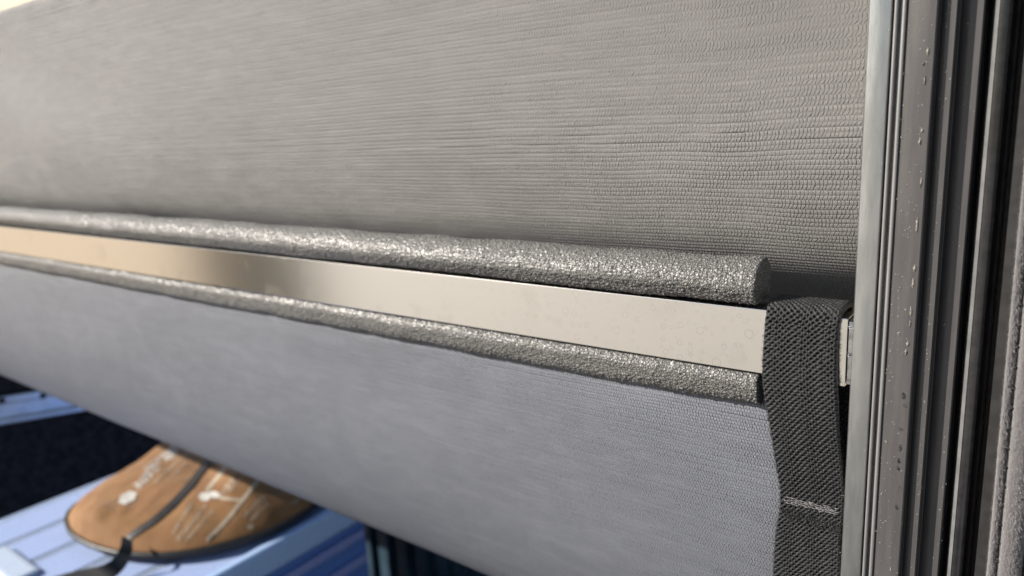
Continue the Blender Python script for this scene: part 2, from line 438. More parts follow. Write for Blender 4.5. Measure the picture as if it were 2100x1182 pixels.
# body: four walls with thickness, ribbed sides
body = bmesh.new()
def bbox_(bm, x0, x1, y0, y1, z0, z1):
    r = bmesh.ops.create_cube(bm, size=1)
    for v in r['verts']:
        v.co = Vector(((x0 if v.co.x < 0 else x1) * MM, (y0 if v.co.y < 0 else y1) * MM, (z0 if v.co.z < 0 else z1) * MM))
bbox_(body, bx0 + 12, bx1 - 10, by0 + 12, by0 + 15, -798, -478); bbox_(body, bx0 + 12, bx1 - 10, by1 - 15, by1 - 12, -798, -478)
bbox_(body, bx0 + 12, bx0 + 15, by0 + 15.2, by1 - 15.2, -798, -478); bbox_(body, bx1 - 13, bx1 - 10, by0 + 15.2, by1 - 15.2, -798, -478)
bbox_(body, bx0 + 15.2, bx1 - 13.2, by0 + 15.2, by1 - 15.2, -798, -794)
me = bpy.data.meshes.new('bin_body'); body.to_mesh(me); body.free(); link('bin_body', me, MB_BODY, bn)
for i in range(4):
    z = -505 - i * 36
    box('side_rib', bx1 - 9.8, bx1 - 4, by0 + 20, by1 - 16, z - 9, z + 3, m_bin('bin_rib_%d' % i, (0.42, 0.48, 0.86), 0.35) if i == 0 else bpy.data.materials['bin_rib_0'], bn, 2)
lid = box('lid', bx0, bx1, by0, by1, LID - 11, LID - 6, MB_LID, bn, 2, 3)
for i, x in enumerate(np.linspace(bx0 + 45, bx1 - 40, 5)):
    box('lid_rib', x - 27, x + 27, by0 + (30 if i % 2 else 60), by1 - (25 if i % 2 else 45), LID - 5.95, LID - 5.3, MB_RIB, lid, 0.25, 2)
box('lid_rim', bx1 - 9, bx1 + 4, by0, by1, LID - 34, LID - 1, m_bin('bin_rim_plastic', (0.50, 0.68, 0.98), 0.25), bn, 4, 3)
# clip handle at the near left of the lid
hp = atz(28, 1150, LID + 12)
hd = box('clip_handle', hp[0] - 70, hp[0] + 22, hp[1] - 14, hp[1] + 16, LID - 5.9, LID + 1, m_plain('grey_clip', (0.46, 0.55, 0.70), 0.3), bn, 5, 3)
# things packed inside, seen dimly through the lid
for nm, x0, x1, y0, y1, col, lab in (('folded_cloth', -1030, -905, -250, 30, (0.80, 0.78, 0.76), 'white folded cloth inside the bin under the left of its lid'),
                                ('folded_towel', -850, -716, -200, 90, (0.72, 0.25, 0.42), 'pink folded towel inside the bin under the right of its lid'),
                                ('folded_sheet', -1020, -880, 70, 280, (0.35, 0.42, 0.75), 'blue folded sheet inside the bin below the bag')):
    o = box(nm, x0, x1, y0, y1, -793, -464, m_plain(nm + '_fabric', col, 0.9, noise=0.15, nscale=30), None, 20, 4); tag(o, lab, 'cloth')

# ------------------------------------------------------------------ brown bag
BZ = LID + 7.0
outl_px = [(136, 1066), (146, 1090), (175, 1111), (215, 1126), (262, 1135), (330, 1137), (400, 1130), (470, 1115), (540, 1093), (590, 1070),
           (642, 1038), (690, 985), (660, 920), (560, 870), (450, 855), (392, 872), (345, 905), (296, 940), (250, 972), (205, 1002), (168, 1027), (145, 1046)]
OUT = smoothcurve(np.array([atz(x, y, BZ)[:2] for x, y in outl_px + outl_px[:1]]), 220)[:-1]
def seg_dist(P, poly):
    d = np.full(len(P), 1e9)
    for i in range(len(poly)):
        a, b = poly[i], poly[(i + 1) % len(poly)]
        ab = b - a; t = np.clip(((P - a) @ ab) / (ab @ ab + 1e-9), 0, 1)
        d = np.minimum(d, np.linalg.norm(P - (a + t[:, None] * ab), axis=1))
    return d
_bc = OUT.mean(0)
bump_c = [(atz(205, 1090, BZ)[:2], 16, 26), (atz(545, 1020, BZ)[:2], 26, 30), (atz(572, 1032, BZ)[:2], -15, 15), (atz(600, 1000, BZ)[:2], -12, 16), (atz(520, 985, BZ)[:2], -8, 14), (atz(250, 1068, BZ)[:2], -9, 22)]
def bag_h(P):
    P = np.atleast_2d(P)
    d = seg_dist(P, OUT)
    h = 34 * (1 - np.exp(-d / 34.0)) + 5 * vnoise(P[:, 0] / 45, P[:, 1] / 45, 3) * np.clip(d / 20, 0, 1) + 1.6 * (0.5 - np.abs(vnoise(P[:, 0] / 26 + P[:, 1] / 60, P[:, 1] / 34, 6)) * 2) * np.clip(d / 20, 0, 1) + 1.6 * vnoise(P[:, 0] / 17, P[:, 1] / 17, 4) * np.clip(d / 15, 0, 1)
    for c, a, r in bump_c:
        h += a * np.exp(-((P - c) ** 2).sum(1) / (2 * r * r)) * np.clip(d / 12, 0, 1)
    return BZ + np.maximum(h, 0)
def m_bag():
    k = NB('bag_canvas'); o = k.obj()
    f = k.noise(o, 30, 4, 0.6); w = k.noise(o, 900, 2)
    b = k.mix(k.ramp(f, 0.3, 0.7), (0.205, 0.098, 0.036), (0.27, 0.142, 0.056))
    return k.set(base=b, rough=0.75, spec=0.25, normal=k.bump(w, 0.0004, 0.6), sheen=0.1)
MBAG = m_bag()
bag = empty('canvas_bag', (_bc[0], _bc[1], LID), 'brown canvas bag with black piping and white print on the bin lid', 'bag')
rings, NR = [], 42
for t in np.linspace(0, 1, NR):
    s = 1 - t ** 1.0
    P = _bc + (OUT - _bc) * max(s, 0.004)
    rings.append(np.column_stack([P, bag_h(P)]))
V = np.array(rings)
under = np.column_stack([OUT * 0.96 + _bc * 0.04, np.full(len(OUT), LID - 2.4)])
V = np.concatenate([under[None], V])
grid('bag_body', V, MBAG, bag, closed_m=True, caps=True)
pipe_pts = np.column_stack([OUT, np.full(len(OUT), BZ - 1)]); pipe_pts = np.vstack([pipe_pts, pipe_pts[:2]])
tube('piping', pipe_pts, 3.4, MAT['black'], bag, 8)

_gx = np.linspace(OUT[:, 0].min() - 20, OUT[:, 0].max() + 20, 150); _gy = np.linspace(OUT[:, 1].min() - 20, OUT[:, 1].max() + 20, 150)
_GX, _GY = np.meshgrid(_gx, _gy, indexing='ij')
_HT = bag_h(np.column_stack([_GX.ravel(), _GY.ravel()])).reshape(_GX.shape)
def bag_z(x, y):
    i = min(max((x - _gx[0]) / (_gx[1] - _gx[0]), 0), 148.999); j = min(max((y - _gy[0]) / (_gy[1] - _gy[0]), 0), 148.999)
    a, b = int(i), int(j); u, v = i - a, j - b
    return (_HT[a, b] * (1 - u) + _HT[a + 1, b] * u) * (1 - v) + (_HT[a, b + 1] * (1 - u) + _HT[a + 1, b + 1] * u) * v
def on_bag(px, py):
    """sight line meets the bag surface"""
    z = BZ + 30; r = ray(px, py)
    for _ in range(25):
        q = CAM + r * (z / r[2]); z = 0.5 * z + 0.5 * bag_z(q[0], q[1])
    return CAM + r * (z / r[2])
def ribbon(name, pts_px, wpx, mat, parent, lift=0.8, th=0.8, n=24):
    c = smoothcurve(pts_px, n); T = np.gradient(c, axis=0); T /= np.linalg.norm(T, axis=1)[:, None]
    N = np.column_stack([-T[:, 1], T[:, 0]])
    rows = []
    for i in range(n):
        w = wpx if np.isscalar(wpx) else np.interp(i / (n - 1), np.linspace(0, 1, len(wpx)), wpx)
        a, b = on_bag(*(c[i] - N[i] * w / 2)), on_bag(*(c[i] + N[i] * w / 2))
        m_ = (a + b) / 2; m_[2] = max(m_[2], bag_z(m_[0], m_[1]))
        up = np.array([0, 0, lift]); dn = np.array([0, 0, lift - th])
        rows.append([a + dn, a + up, m_ + up, b + up, b + dn])
    return grid(name, np.array(rows), mat, parent, closed_m=True, caps=True, sharp=60)
ribbon('zipper', [(450, 915), (428, 945), (395, 990), (360, 1030), (318, 1068), (285, 1090), (262, 1106)], (14, 14, 13, 11), MAT['rubber2'], bag, 1.6, 2.2, 40)
MPRINT = m_plain('white_print', (0.52, 0.50, 0.46), 0.6, noise=0.12, nscale=120)
MPRINT2 = m_plain('faded_print', (0.36, 0.29, 0.21), 0.65, noise=0.2, nscale=120)
def letters(name, a, b, size, mat, seed, dens=0.8, join=True):
    """a line of small unreadable printed strokes from pixel a to b, cap height `size` px across the line"""
    r = random.Random(seed); a, b = np.array(a, float), np.array(b, float); L = np.linalg.norm(b - a); t = (b - a) / L
    nrm = np.array([-t[1], t[0]]); VV, FF = [], []
    def stroke(p0, p1, w):
        p0, p1 = np.array(p0), np.array(p1); q = p1 - p0; q = q / (np.linalg.norm(q) + 1e-6); m_ = np.array([-q[1], q[0]]) * w / 2
        quad = [on_bag(*(p + s * m_)) + np.array([0, 0, 0.7]) for p, s in ((p0, -1), (p1, -1), (p1, 1), (p0, 1))]
        o = len(VV); VV.extend(quad); FF.append([o, o + 1, o + 2, o + 3])
    s = 0.0
    while s < L - size * 0.4:
        w = size * r.uniform(0.35, 0.6); h = size * r.choice((1, 0.7, 0.7, 1)) / 2
        if r.random() < dens:
            c = a + t * s
            stroke(c - nrm * h, c + nrm * h, size * 0.125)
            if r.random() < 0.7: stroke(c + t * w * 0.8 - nrm * h, c + t * w * 0.8 + nrm * h, size * 0.125)
            k_ = r.uniform(-0.8, 0.8) * h
            stroke(c + nrm * k_, c + t * w * 0.8 + nrm * k_, size * 0.12)
        s += w * 1.25
    if VV: mesh(name, VV, FF, mat, parent=bag, smooth=False)
def blob(name, c, rx_, ry_, ang, mat):
    ca, sa = math.cos(ang), math.sin(ang); pts = [(0, 0)] + [(rx_ * math.cos(w) * (1 + .07 * math.cos(6 * w)), ry_ * math.sin(w) * (1 + .07 * math.cos(6 * w))) for w in np.linspace(0, 2 * math.pi, 25)[:-1]]
    VV = [on_bag(c[0] + x * ca - y * sa, c[1] + x * sa + y * ca) + np.array([0, 0, .8]) for x, y in pts]
    mesh(name, VV, [[0, 1 + i, 1 + (i + 1) % 24] for i in range(24)], mat, bag, smooth=False)
blob('printed_emblem', (262, 1022), 20, 11, -0.5, MPRINT)
letters('printed_lettering', (280, 1000), (332, 948), 17, MPRINT, 1, 1.0)
letters('printed_lettering', (300, 965), (365, 908), 12, MPRINT, 2, 1.0)
letters('printed_lettering', (340, 942), (380, 908), 18, MPRINT, 3, 1.0)
letters('printed_lettering', (318, 990), (400, 915), 8, MPRINT2, 4, 1.0)
letters('printed_lettering', (345, 985), (410, 925), 7, MPRINT2, 5, 0.8)
blob('printed_emblem', (420, 1020), 12, 9, 0.0, MPRINT); blob('printed_emblem', (440, 1016), 12, 7, 0.2, MPRINT)
def line(a, b, w, mat): ribbon('printed_line', [a, tuple((np.array(a) + np.array(b)) / 2), b], w, mat, bag, 0.7, 0.6, 12)
line((424, 1008), (466, 955), 9, MPRINT2); line((450, 1022), (500, 1028), 6, MPRINT2)
line((425, 1110), (470, 1062), 8, MPRINT2); line((470, 1062), (530, 985), 8, MPRINT2)
for i, (a, b, sz) in enumerate((((355, 1095), (395, 1030), 9), ((365, 1108), (425, 1035), 11), ((380, 1112), (440, 1045), 8), ((455, 1015), (490, 965), 13), ((470, 1010), (500, 975), 8),
                               ((500, 1060), (545, 1015), 12), ((515, 1068), (550, 1030), 12), ((600, 1035), (630, 1010), 16))):
    letters('printed_lettering', a, b, sz, MPRINT2, 20 + i, 1.0)
blob('printed_emblem', (514, 1082), 7, 5, 0, MPRINT2)
# webbing pull tab hanging from the zip end over the lid
tl = smoothcurve([atz(250, 1102, BZ + 20), atz(247, 1124, BZ + 18), atz(233, 1148, LID + 18), atz(207, 1163, LID + 14), atz(172, 1170, LID + 11), atz(132, 1180, LID + 9), atz(80, 1196, LID + 5)], 40)
tr2 = smoothcurve([atz(272, 1112, BZ + 16), atz(271, 1134, BZ + 12), atz(258, 1162, LID + 8), atz(236, 1184, LID + 5), atz(202, 1200, LID + 4), atz(150, 1216, LID + 3), atz(105, 1235, LID + 2)], 40)
rows = []
for a, b in zip(tl, tr2):
    nn = np.array([0, 0, 1.6]); rows.append([a, a + nn, b + nn, b])
grid('pull_tab', np.array(rows), MAT['black'], bag, closed_m=True, caps=True, sharp=50)

# ------------------------------------------------------------------ fabric cover
def xcols(x_end, x_far, k=0.0024, k0=0.0):
    """columns along X, spaced by distance from the lens"""
    xs = [x_end]
    while xs[-1] > x_far:
        depth = 230 + 0.6 * abs(xs[-1] + 50)
        xs.append(xs[-1] - max(k * depth, k0))
    return np.array(xs)

cover = empty('roll_up_cover', (-300, 0, -110), 'dark grey ribbed fabric roll-up cover hanging in front of the bag', 'cover')
# upper panel: hangs flat, turns in behind the upper foam strip
z_top = aty(0, 25, 0)[2]
prof = smoothcurve([(50, -104), (48, -88), (42, -77), (34, -69), (25.5, -62), (17.5, -54), (10.8, -45), (6.0, -35), (2.8, -24), (0.9, -12), (0, 10), (0, 45), (0, 80), (0, z_top - 6), (0.3, z_top - 1.5), (2.0, z_top), (5, z_top - 2), (5, z_top - 20)], 760)
xs = xcols(-44, -1750, 0.02)
arc = np.concatenate([[0], np.cumsum(np.linalg.norm(np.diff(prof, axis=0), axis=1))])
Xg, Ag = np.meshgrid(xs, arc, indexing='ij')
Yg = np.broadcast_to(prof[:, 0], Xg.shape).copy(); Zg = np.broadcast_to(prof[:, 1], Xg.shape).copy()
mask = np.clip((Zg + 62) / 25, 0, 1) * np.clip((-50 - Xg) / 40, 0, 1)
bil = 8.0 * vnoise(Xg / 210 + Zg / 120, Zg / 60 + 0.35 * Xg / 210, 11) + 2.2 * vnoise(Xg / 70, Zg / 38 + Xg / 160, 12)
Yg += mask * bil
Vv = Ag + 2.6 * vnoise(Xg / 90, Ag / 70, 13) + 0.9 * vnoise(Xg / 25, Ag / 20, 14)          # rows of stitches wander a little
fr_ = Vv / 3.5 - np.floor(Vv / 3.5)
rel = np.abs(np.sin(2 * np.pi * fr_)) ** 0.6 * 0.28 - 0.12 * np.exp(-((0.5 - np.abs(fr_ - 0.5)) / 0.07) ** 2)
ty_, tz_ = np.gradient(prof[:, 0]), np.gradient(prof[:, 1]); ln_ = np.hypot(ty_, tz_)
Yg += rel * (-tz_ / ln_); Zg += rel * (ty_ / ln_)
Vu = np.stack([Xg, Yg, Zg], -1); UVu = np.stack([Xg, Vv], -1)
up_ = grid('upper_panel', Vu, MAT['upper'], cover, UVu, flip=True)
md = up_.modifiers.new('thickness', 'SOLIDIFY'); md.thickness = 1.1 * MM; md.offset = -1
# lower panel: swells forward below the bar, then rolls under and back up
pl = [(20, -86), (8, -92), (0, -98), (-4.5, -104.5), (-6.2, -112), (-6.4, -126), (-5.6, -150), (-2.6, -178), (3.5, -205), (13, -229), (25.5, -249.5), (41, -264.5), (60, -273), (84, -274), (106, -262), (117, -235), (112, -200)]
prof = smoothcurve(pl, 700)
arc = np.concatenate([[0], np.cumsum(np.linalg.norm(np.diff(prof, axis=0), axis=1))])
xs = xcols(-70, -1750, 0.02)
Xg, Ag = np.meshgrid(xs, arc, indexing='ij')
Yg = np.broadcast_to(prof[:, 0], Xg.shape).copy(); Zg = np.broadcast_to(prof[:, 1], Xg.shape).copy()
mask = np.clip((-96 - Zg) / 25, 0, 1)
Yg += mask * (2.0 * vnoise(Xg / 160, Ag / 120 + Xg / 300, 21) + 0.8 * vnoise(Xg / 50, Ag / 60, 22))
Vv = Ag + 2.0 * vnoise(Xg / 110, Ag / 70, 23) + 0.5 * vnoise(Xg / 25, Ag / 20, 24)
rel = np.abs(np.sin(2 * np.pi * Vv / 2.6)) ** 0.6 * 0.14
ty_, tz_ = np.gradient(prof[:, 0]), np.gradient(prof[:, 1]); ln_ = np.hypot(ty_, tz_)
Yg += rel * (tz_ / ln_); Zg += rel * (-ty_ / ln_)
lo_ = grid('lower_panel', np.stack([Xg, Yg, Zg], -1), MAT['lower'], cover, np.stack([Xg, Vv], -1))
md = lo_.modifiers.new('thickness', 'SOLIDIFY'); md.thickness = 1.1 * MM; md.offset = -1

# ------------------------------------------------------------------ crossbar
YB = -11.0                                              # front face of the bar
zt_, zb_ = aty(1500, 628.5, YB)[2], aty(1500, 757, YB)[2]
xe = aty(1737, 700, YB)[0]
bar = empty('crossbar', (-400, YB + 5, zb_), 'satin metal crossbar with dried water spots between two foam strips', 'crossbar')
box('bar_body', -1750, xe, YB, YB + 12, zb_, zt_, MAT['bar'], bar, 0.25, 2)
box('end_cap', xe + 0.15, xe + 1.7, YB + 0.5, YB + 11, zb_ + 0.8, zt_ - 1.0, MAT['cap'], bar, 0.25)
box('end_tab', xe + 0.5, xe + 2.0, YB - 0.5, YB + 0.3, (zt_ + zb_) / 2 - 9, (zt_ + zb_) / 2 - 0.5, MAT['cap'], bar, 0.2)
box('end_tab', xe + 0.5, xe + 2.0, YB - 0.5, YB + 0.3, (zt_ + zb_) / 2 + 0.3, (zt_ + zb_) / 2 + 9, MAT['cap'], bar, 0.2)

# ------------------------------------------------------------------ foam strips
def foam(label, prof, x_end, seed, amp):
    prof = smoothcurve(prof, 400)
    arc = np.concatenate([[0], np.cumsum(np.linalg.norm(np.diff(prof, axis=0), axis=1))])
    m = int(arc[-1] / 0.36); sa = np.linspace(0, arc[-1], m)
    py, pz = np.interp(sa, arc, prof[:, 0]), np.interp(sa, arc, prof[:, 1])
    ty, tz = np.gradient(py), np.gradient(pz); ln = np.hypot(ty, tz); ny, nz = tz / ln, -ty / ln
    xs = xcols(x_end, -1750, 0.0016)
    Xg, Sg = np.meshgrid(xs, sa, indexing='ij')
    wx_ = Xg + 0.5 * vnoise(Xg / 1.1, Sg / 1.1, seed + 2); ws = Sg + 0.5 * vnoise(Xg / 1.3, Sg / 1.2, seed + 3)
    f1, f2, cid = cells(wx_ / 1.6, ws / 1.25, seed)
    h = np.clip((f2 - f1) * 1.5, 0, 1) ** 0.55 * (0.55 + 0.7 * cid) - 0.35 * f1
    g1, g2, _ = cells(Xg / 0.8, Sg / 0.7, seed + 31)
    h = amp * (h + 0.12 * np.clip((g2 - g1) * 1.5, 0, 1)) + 0.9 * vnoise(Xg / 22, Sg / 9, seed + 7) + 0.4 * vnoise(Xg / 6, Sg / 5, seed + 8)
    endr = np.clip((x_end - Xg) / 0.5, 0, 1); endr = -(1 - np.sqrt(1 - (1 - endr) ** 2)) * 0.45
    h = h + endr
    V = np.stack([Xg, py[None] + ny[None] * h, pz[None] + nz[None] * h], -1)
    root = empty('foam_strip', (x_end - 300, 0, float(pz.min())), label, 'foam strip', 'foam strips along the crossbar')
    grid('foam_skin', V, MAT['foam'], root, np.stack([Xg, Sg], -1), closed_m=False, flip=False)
    # cut end: open cells, slightly uneven
    c = np.array([py.mean(), pz.mean()]); rows = []
    nrg = 26
    th = np.arange(0, m, 2)
    for t in np.linspace(1, 0.01, nrg):
        ey = c[0] + (V[0, th, 1] - c[0]) * t; ez = c[1] + (V[0, th, 2] - c[1]) * t
        f1, f2, _ = cells(ey / 1.0, ez / 1.0, seed + 50)
        ex = x_end + 0.05 - 0.9 * np.clip(1 - (f2 - f1) * 2.0, 0, 1) * min(1, (1 - t) * 10) + 0.4 * (1 - t ** 4)
        rows.append(np.stack([ex, ey, ez], -1))
    R_ = np.array(rows)
    grid('cut_end', R_, MAT['foam'], root, np.stack([R_[..., 1], R_[..., 2]], -1), closed_m=True)
    return root
fz = lambda px, py, y: aty(px, py, y)[2]
zt1 = fz(1500, 533, -8)
foam('pebbled grey foam strip lying along the top edge of the crossbar',
     [(2, zt_ + 1.2), (2, zt1 - 4), (0, zt1 - 0.8), (-4, zt1 + 0.2), (-8.5, zt1 - 0.9), (-12.4, zt1 - 4.2), (-14.2, zt1 - 8.2), (-13.4, zt1 - 11), (-11.2, zt_ + 2.0), (-7, zt_ + 1.2), (2, zt_ + 1.2)],
     aty(1549, 570, -13)[0], 100, 0.6)
zl1 = fz(1500, 822, -7)
foam('pebbled grey foam strip lying along the bottom edge of the crossbar',
     [(2, zb_ - 1), (-6, zb_ - 0.9), (-9.4, zb_ - 1.2), (-11.4, zb_ - 3.5), (-11.6, zb_ - 6.5), (-10.4, zl1 + 2.6), (-7, zl1 + 0.2), (-3, zl1 - .4), (2, zl1), (2, zb_ - 1)],
     aty(1556, 790, -10)[0], 200, 0.6)

# ------------------------------------------------------------------ webbing strap
strap = empty('webbing_strap', (-74, -10, -170), 'black woven webbing strap looped over the right end of the crossbar', 'strap')
def weave(name, cen, L, R_, ncol, rowp, parent, mat, amp=0.75, sub=7, th=1.5):
    """cen/L/R: sampled left and right edge polylines (mm); builds a woven relief between them"""
    d = np.linalg.norm(np.diff(cen, axis=0), axis=1); s = np.concatenate([[0], np.cumsum(d)])
    nrow = int(s[-1] / rowp * sub); ss = np.linspace(0, s[-1], nrow)
    Li = np.column_stack([np.interp(ss, s, L[:, i]) for i in range(3)]); Ri = np.column_stack([np.interp(ss, s, R_[:, i]) for i in range(3)])
    uu = np.linspace(0, 1, ncol * sub + 1)
    U, S = np.meshgrid(uu * ncol, ss / rowp)
    # left and right edges waver a little
    um, sm = U * 25.0 / ncol, S * rowp                 # mm across, mm along
    um = um + 0.35 * vnoise(um / 3, sm / 2.5, 44); sm = sm + 0.35 * vnoise(um / 2.5, sm / 3, 45)
    pu, pv = 2.25, 1.05
    h = 0.85 + 0.28 * np.abs(np.sin(np.pi * (um / 1.0 + 0.25))) * np.abs(np.sin(np.pi * sm / (2 * pv))) ** 0.5
    jr = np.round(sm / pv)
    for dj in (-1, 0, 1):
        row = jr + dj; off = np.mod(row, 2) * 0.5
        iu = np.round(um / pu - off); du = (um / pu - off - iu) * pu; dv = sm - row * pv
        rs = 0.75 + 0.55 * hash2(iu, row, 3)
        h = h - 1.25 * rs * np.exp(-(du / 0.50) ** 2 - (dv / 0.40) ** 2)
    h = h + 0.22 * vnoise(um / 0.5, sm / 0.4, 46)
    edge = np.minimum(U, ncol - U); h = h * np.clip(edge / 0.4, 0.25, 1)
    T = np.gradient(0.5 * (Li + Ri), axis=0); T /= np.linalg.norm(T, axis=1)[:, None]
    Wd = Ri - Li; Wn = Wd / np.linalg.norm(Wd, axis=1)[:, None]
    N = np.cross(T, Wn); N /= np.linalg.norm(N, axis=1)[:, None]
    jl = 0.22 * vnoise(ss / 1.1, ss * 0, 41); 
    P = Li[:, None] + Wd[:, None] * uu[None, :, None] + N[:, None] * (amp * h)[..., None] + (Wn * jl[:, None])[:, None]
    back = Li[:, None] + Wd[:, None] * uu[None, ::-1][:, ::-1][..., None] - N[:, None] * th
    bcols = back[:, [ncol * sub, 0]]
    V = np.concatenate([P, bcols], axis=1)
    uv = np.concatenate([np.stack([U * 25 / ncol, S * rowp], -1), np.stack([np.zeros((nrow, 2)), np.broadcast_to(ss[:, None], (nrow, 2))], -1)], axis=1)
    return grid(name, V, mat, parent, uv, closed_m=True, flip=False)

# edge tracks: (py, px_left, px_right, y_left, y_right) down the front of the bar and below it
yf = YB - 1.6
tr_ = [(660, 1569, 1719, yf - .2, yf - .2), (700, 1566, 1716, yf - .3, yf - .4), (740, 1564, 1715.5, yf - .4, yf - .6), (780, 1564, 1716, yf - .2, yf - .6),
       (820, 1569, 1718, yf + 0.2, yf), (865, 1577, 1719.5, yf + 1, yf + 1.2), (910, 1584, 1723, yf + 1.5, yf + 3), (960, 1592, 1728, yf + 2, yf + 4.5), (1005, 1599, 1731, yf + 2.5, yf + 6), (1040, 1599, 1729, yf + 2.5, yf + 6),
       (1080, 1592, 1724, yf + 2, yf + 5), (1130, 1588, 1722, yf + 2, yf + 4.5), (1182, 1585, 1721, yf + 2, yf + 4.0), (1260, 1582, 1716, yf + 4, yf + 5), (1360, 1578, 1708, yf + 8, yf + 9)]
Lp = np.array([aty(a[1], a[0], a[3]) for a in tr_]); Rp = np.array([aty(a[2], a[0] + 15, a[4]) for a in tr_])
# over the top edge of the bar and down behind it
topL, topR = [], []
l0, r0 = Lp[0].copy(), Rp[0].copy()
for yy, zz in ((5.2, zt_ - 9), (5.2, zt_ - 3), (4.2, zt_ + 1.2), (0.5, zt_ + 2.5), (-5.0, zt_ + 2.6), (YB + 1.6, zt_ + 2.3), (YB - 0.8, zt_ + 1.1), (YB - 1.6, zt_ - 0.9)):
    topL.append((l0[0] + 0.3, yy, zz)); topR.append((r0[0] + 0.4, yy, zz))
n_s = 700
Lc = smoothcurve(np.vstack([topL, Lp]), n_s); Rc = smoothcurve(np.vstack([topR, Rp]), n_s)
web = weave('webbing', 0.5 * (Lc + Rc), Lc, Rc, 21, 1.18, strap, MAT['web'])
# second layer behind, hanging in the shade to the right
bl = [(zz, xx, yy) for zz, xx, yy in ((zt_ - 4, 0, 5.5), (zb_, 1, 6), (-110, 4.0, 5), (-125, 5, 3), (-140, 4.5, 1), (-155, 3, 0), (-180, 2, 0), (-215, 2, 2))]
Lb = smoothcurve([(l0[0] + 2 + x, y - 4, z) for z, x, y in bl], 300); Rb = smoothcurve([(r0[0] + 1 + x, y - 4, z) for z, x, y in bl], 300)
weave('back_layer', 0.5 * (Lb + Rb), Lb, Rb, 21, 1.18, strap, MAT['web'])
# bar tack of grey thread and the fuzzy melted end of the sewn-on layer
def strap_pt(py, f, off):
    t = np.array([a[0] for a in tr_]); yl = np.interp(py, t, [a[3] for a in tr_]); yr = np.interp(py, t, [a[4] for a in tr_])
    xl = np.interp(py, t, [a[1] for a in tr_]); xr = np.interp(py, t, [a[2] for a in tr_])
    q = aty(xl + (xr - xl) * f, py, yl + (yr - yl) * f); q[1] -= off; return q
A = ([], [])
for k_ in range(5):
    f = random.uniform(0.06, 0.2)
    while f < 0.88:
        df = random.uniform(0.05, 0.10)
        p0 = 1010 + 36 * f + k_ * 3.6 + random.uniform(-1, 1); 
        if (k_ in (0, 4) and random.random() < 0.5): f += df; continue
        a = strap_pt(p0, f, 0.55); b = strap_pt(p0 + 36 * df, min(f + df, 1), 0.55); m_ = (a + b) / 2; m_[1] -= 0.35
        tube('', smoothcurve([a, m_, b], 6), 0.18, None, seg=5, add=A)
        f += df * 0.95
tag(mesh('stitching', A[0], A[1], MAT['thread'], strap), 'light grey bar tack stitching across the strap')
A = ([], [])
for i in range(260):
    f = random.uniform(0.05, 1.0); p0 = 1042 + 36 * f + random.uniform(-6, 16)
    a = strap_pt(p0, f, 0.4); b = a + np.array([random.uniform(-.9, .9), -random.uniform(0.1, .6), random.uniform(-.7, .5)])
    tube('', smoothcurve([a, (a + b) / 2 + np.array([0, -.2, 0]), b], 4), 0.09, None, seg=4, add=A)
for i in range(420):
    p0 = random.uniform(665, 1190); f = random.choice((0.0, 1.0)); a = strap_pt(p0, f, 0.0)
    b = a + np.array([(1 if f else -1) * random.uniform(.1, .7), random.uniform(-.4, .3), random.uniform(-.6, .6)])
    tube('', smoothcurve([a, (a + b) / 2 + np.array([0, -.1, random.uniform(-.2, .2)]), b], 4), 0.05, None, seg=4, add=A)
tag(mesh('frayed_yarn', A[0], A[1], MAT['web'], strap), kind='stuff')

# ------------------------------------------------------------------ side rail (extruded profiles along Z)
ZR0, ZR1 = -330.0, 170.0
RY = -7.0                                               # the rail stands proud of the cover
X = lambda px, y: aty(px, 591, y + RY)[0]
def extrude_r(name, prof, z0, z1, mat, parent, sharp):
    return extrude_z(name, [(a, b + RY) for a, b in prof], z0, z1, mat, parent, sharp)
rail = empty('side_rail', (X(1860, -6), 0, ZR0), 'grey stepped metal side rail running upright beside the cover', 'rail')
# flange: pale metal strip lapping over the fabric edge, slightly crowned
xa, xb = X(1752, -6), X(1797, -6)
pf = [(xa, 3), (xa, -5.2), (xa + .4, -5.8)] + [(xa + .4 + (xb - xa - .8) * t, -5.8 - 0.26 * math.sin(math.pi * t)) for t in np.linspace(0.1, 0.9, 9)] + [(xb - .4, -5.8), (xb, -5.2), (xb, 3)]
extrude_r('flange', pf, ZR0, ZR1, MAT['flange'], rail, 40)
# beading: two rounds with a dark hollow between
def arcpts(cx, cy, r, a0, a1, n): return [(cx + r * math.cos(a), cy + r * math.sin(a)) for a in np.linspace(math.radians(a0), math.radians(a1), n)]
b0, b1, b2, b3 = X(1800.5, -6), X(1807, -6), X(1815.5, -6), X(1823.5, -6)
pb = [(b0, 3)] + [(b0, -4.6)] + arcpts((b0 + b1) / 2, -5.2, (b1 - b0) / 2, 180, 360, 9) + [(b1 + .05, -4.6), (b1 + .12, -1.5), (b2 - .12, -1.5), (b2 - .05, -4.6)] + \
     arcpts((b2 + b3) / 2, -5.2, (b3 - b2) / 2, 180, 360, 9) + [(b3, -4.6), (b3, 3)]
extrude_r('beading', pb, ZR0, ZR1, MAT['bead'], rail, 50)
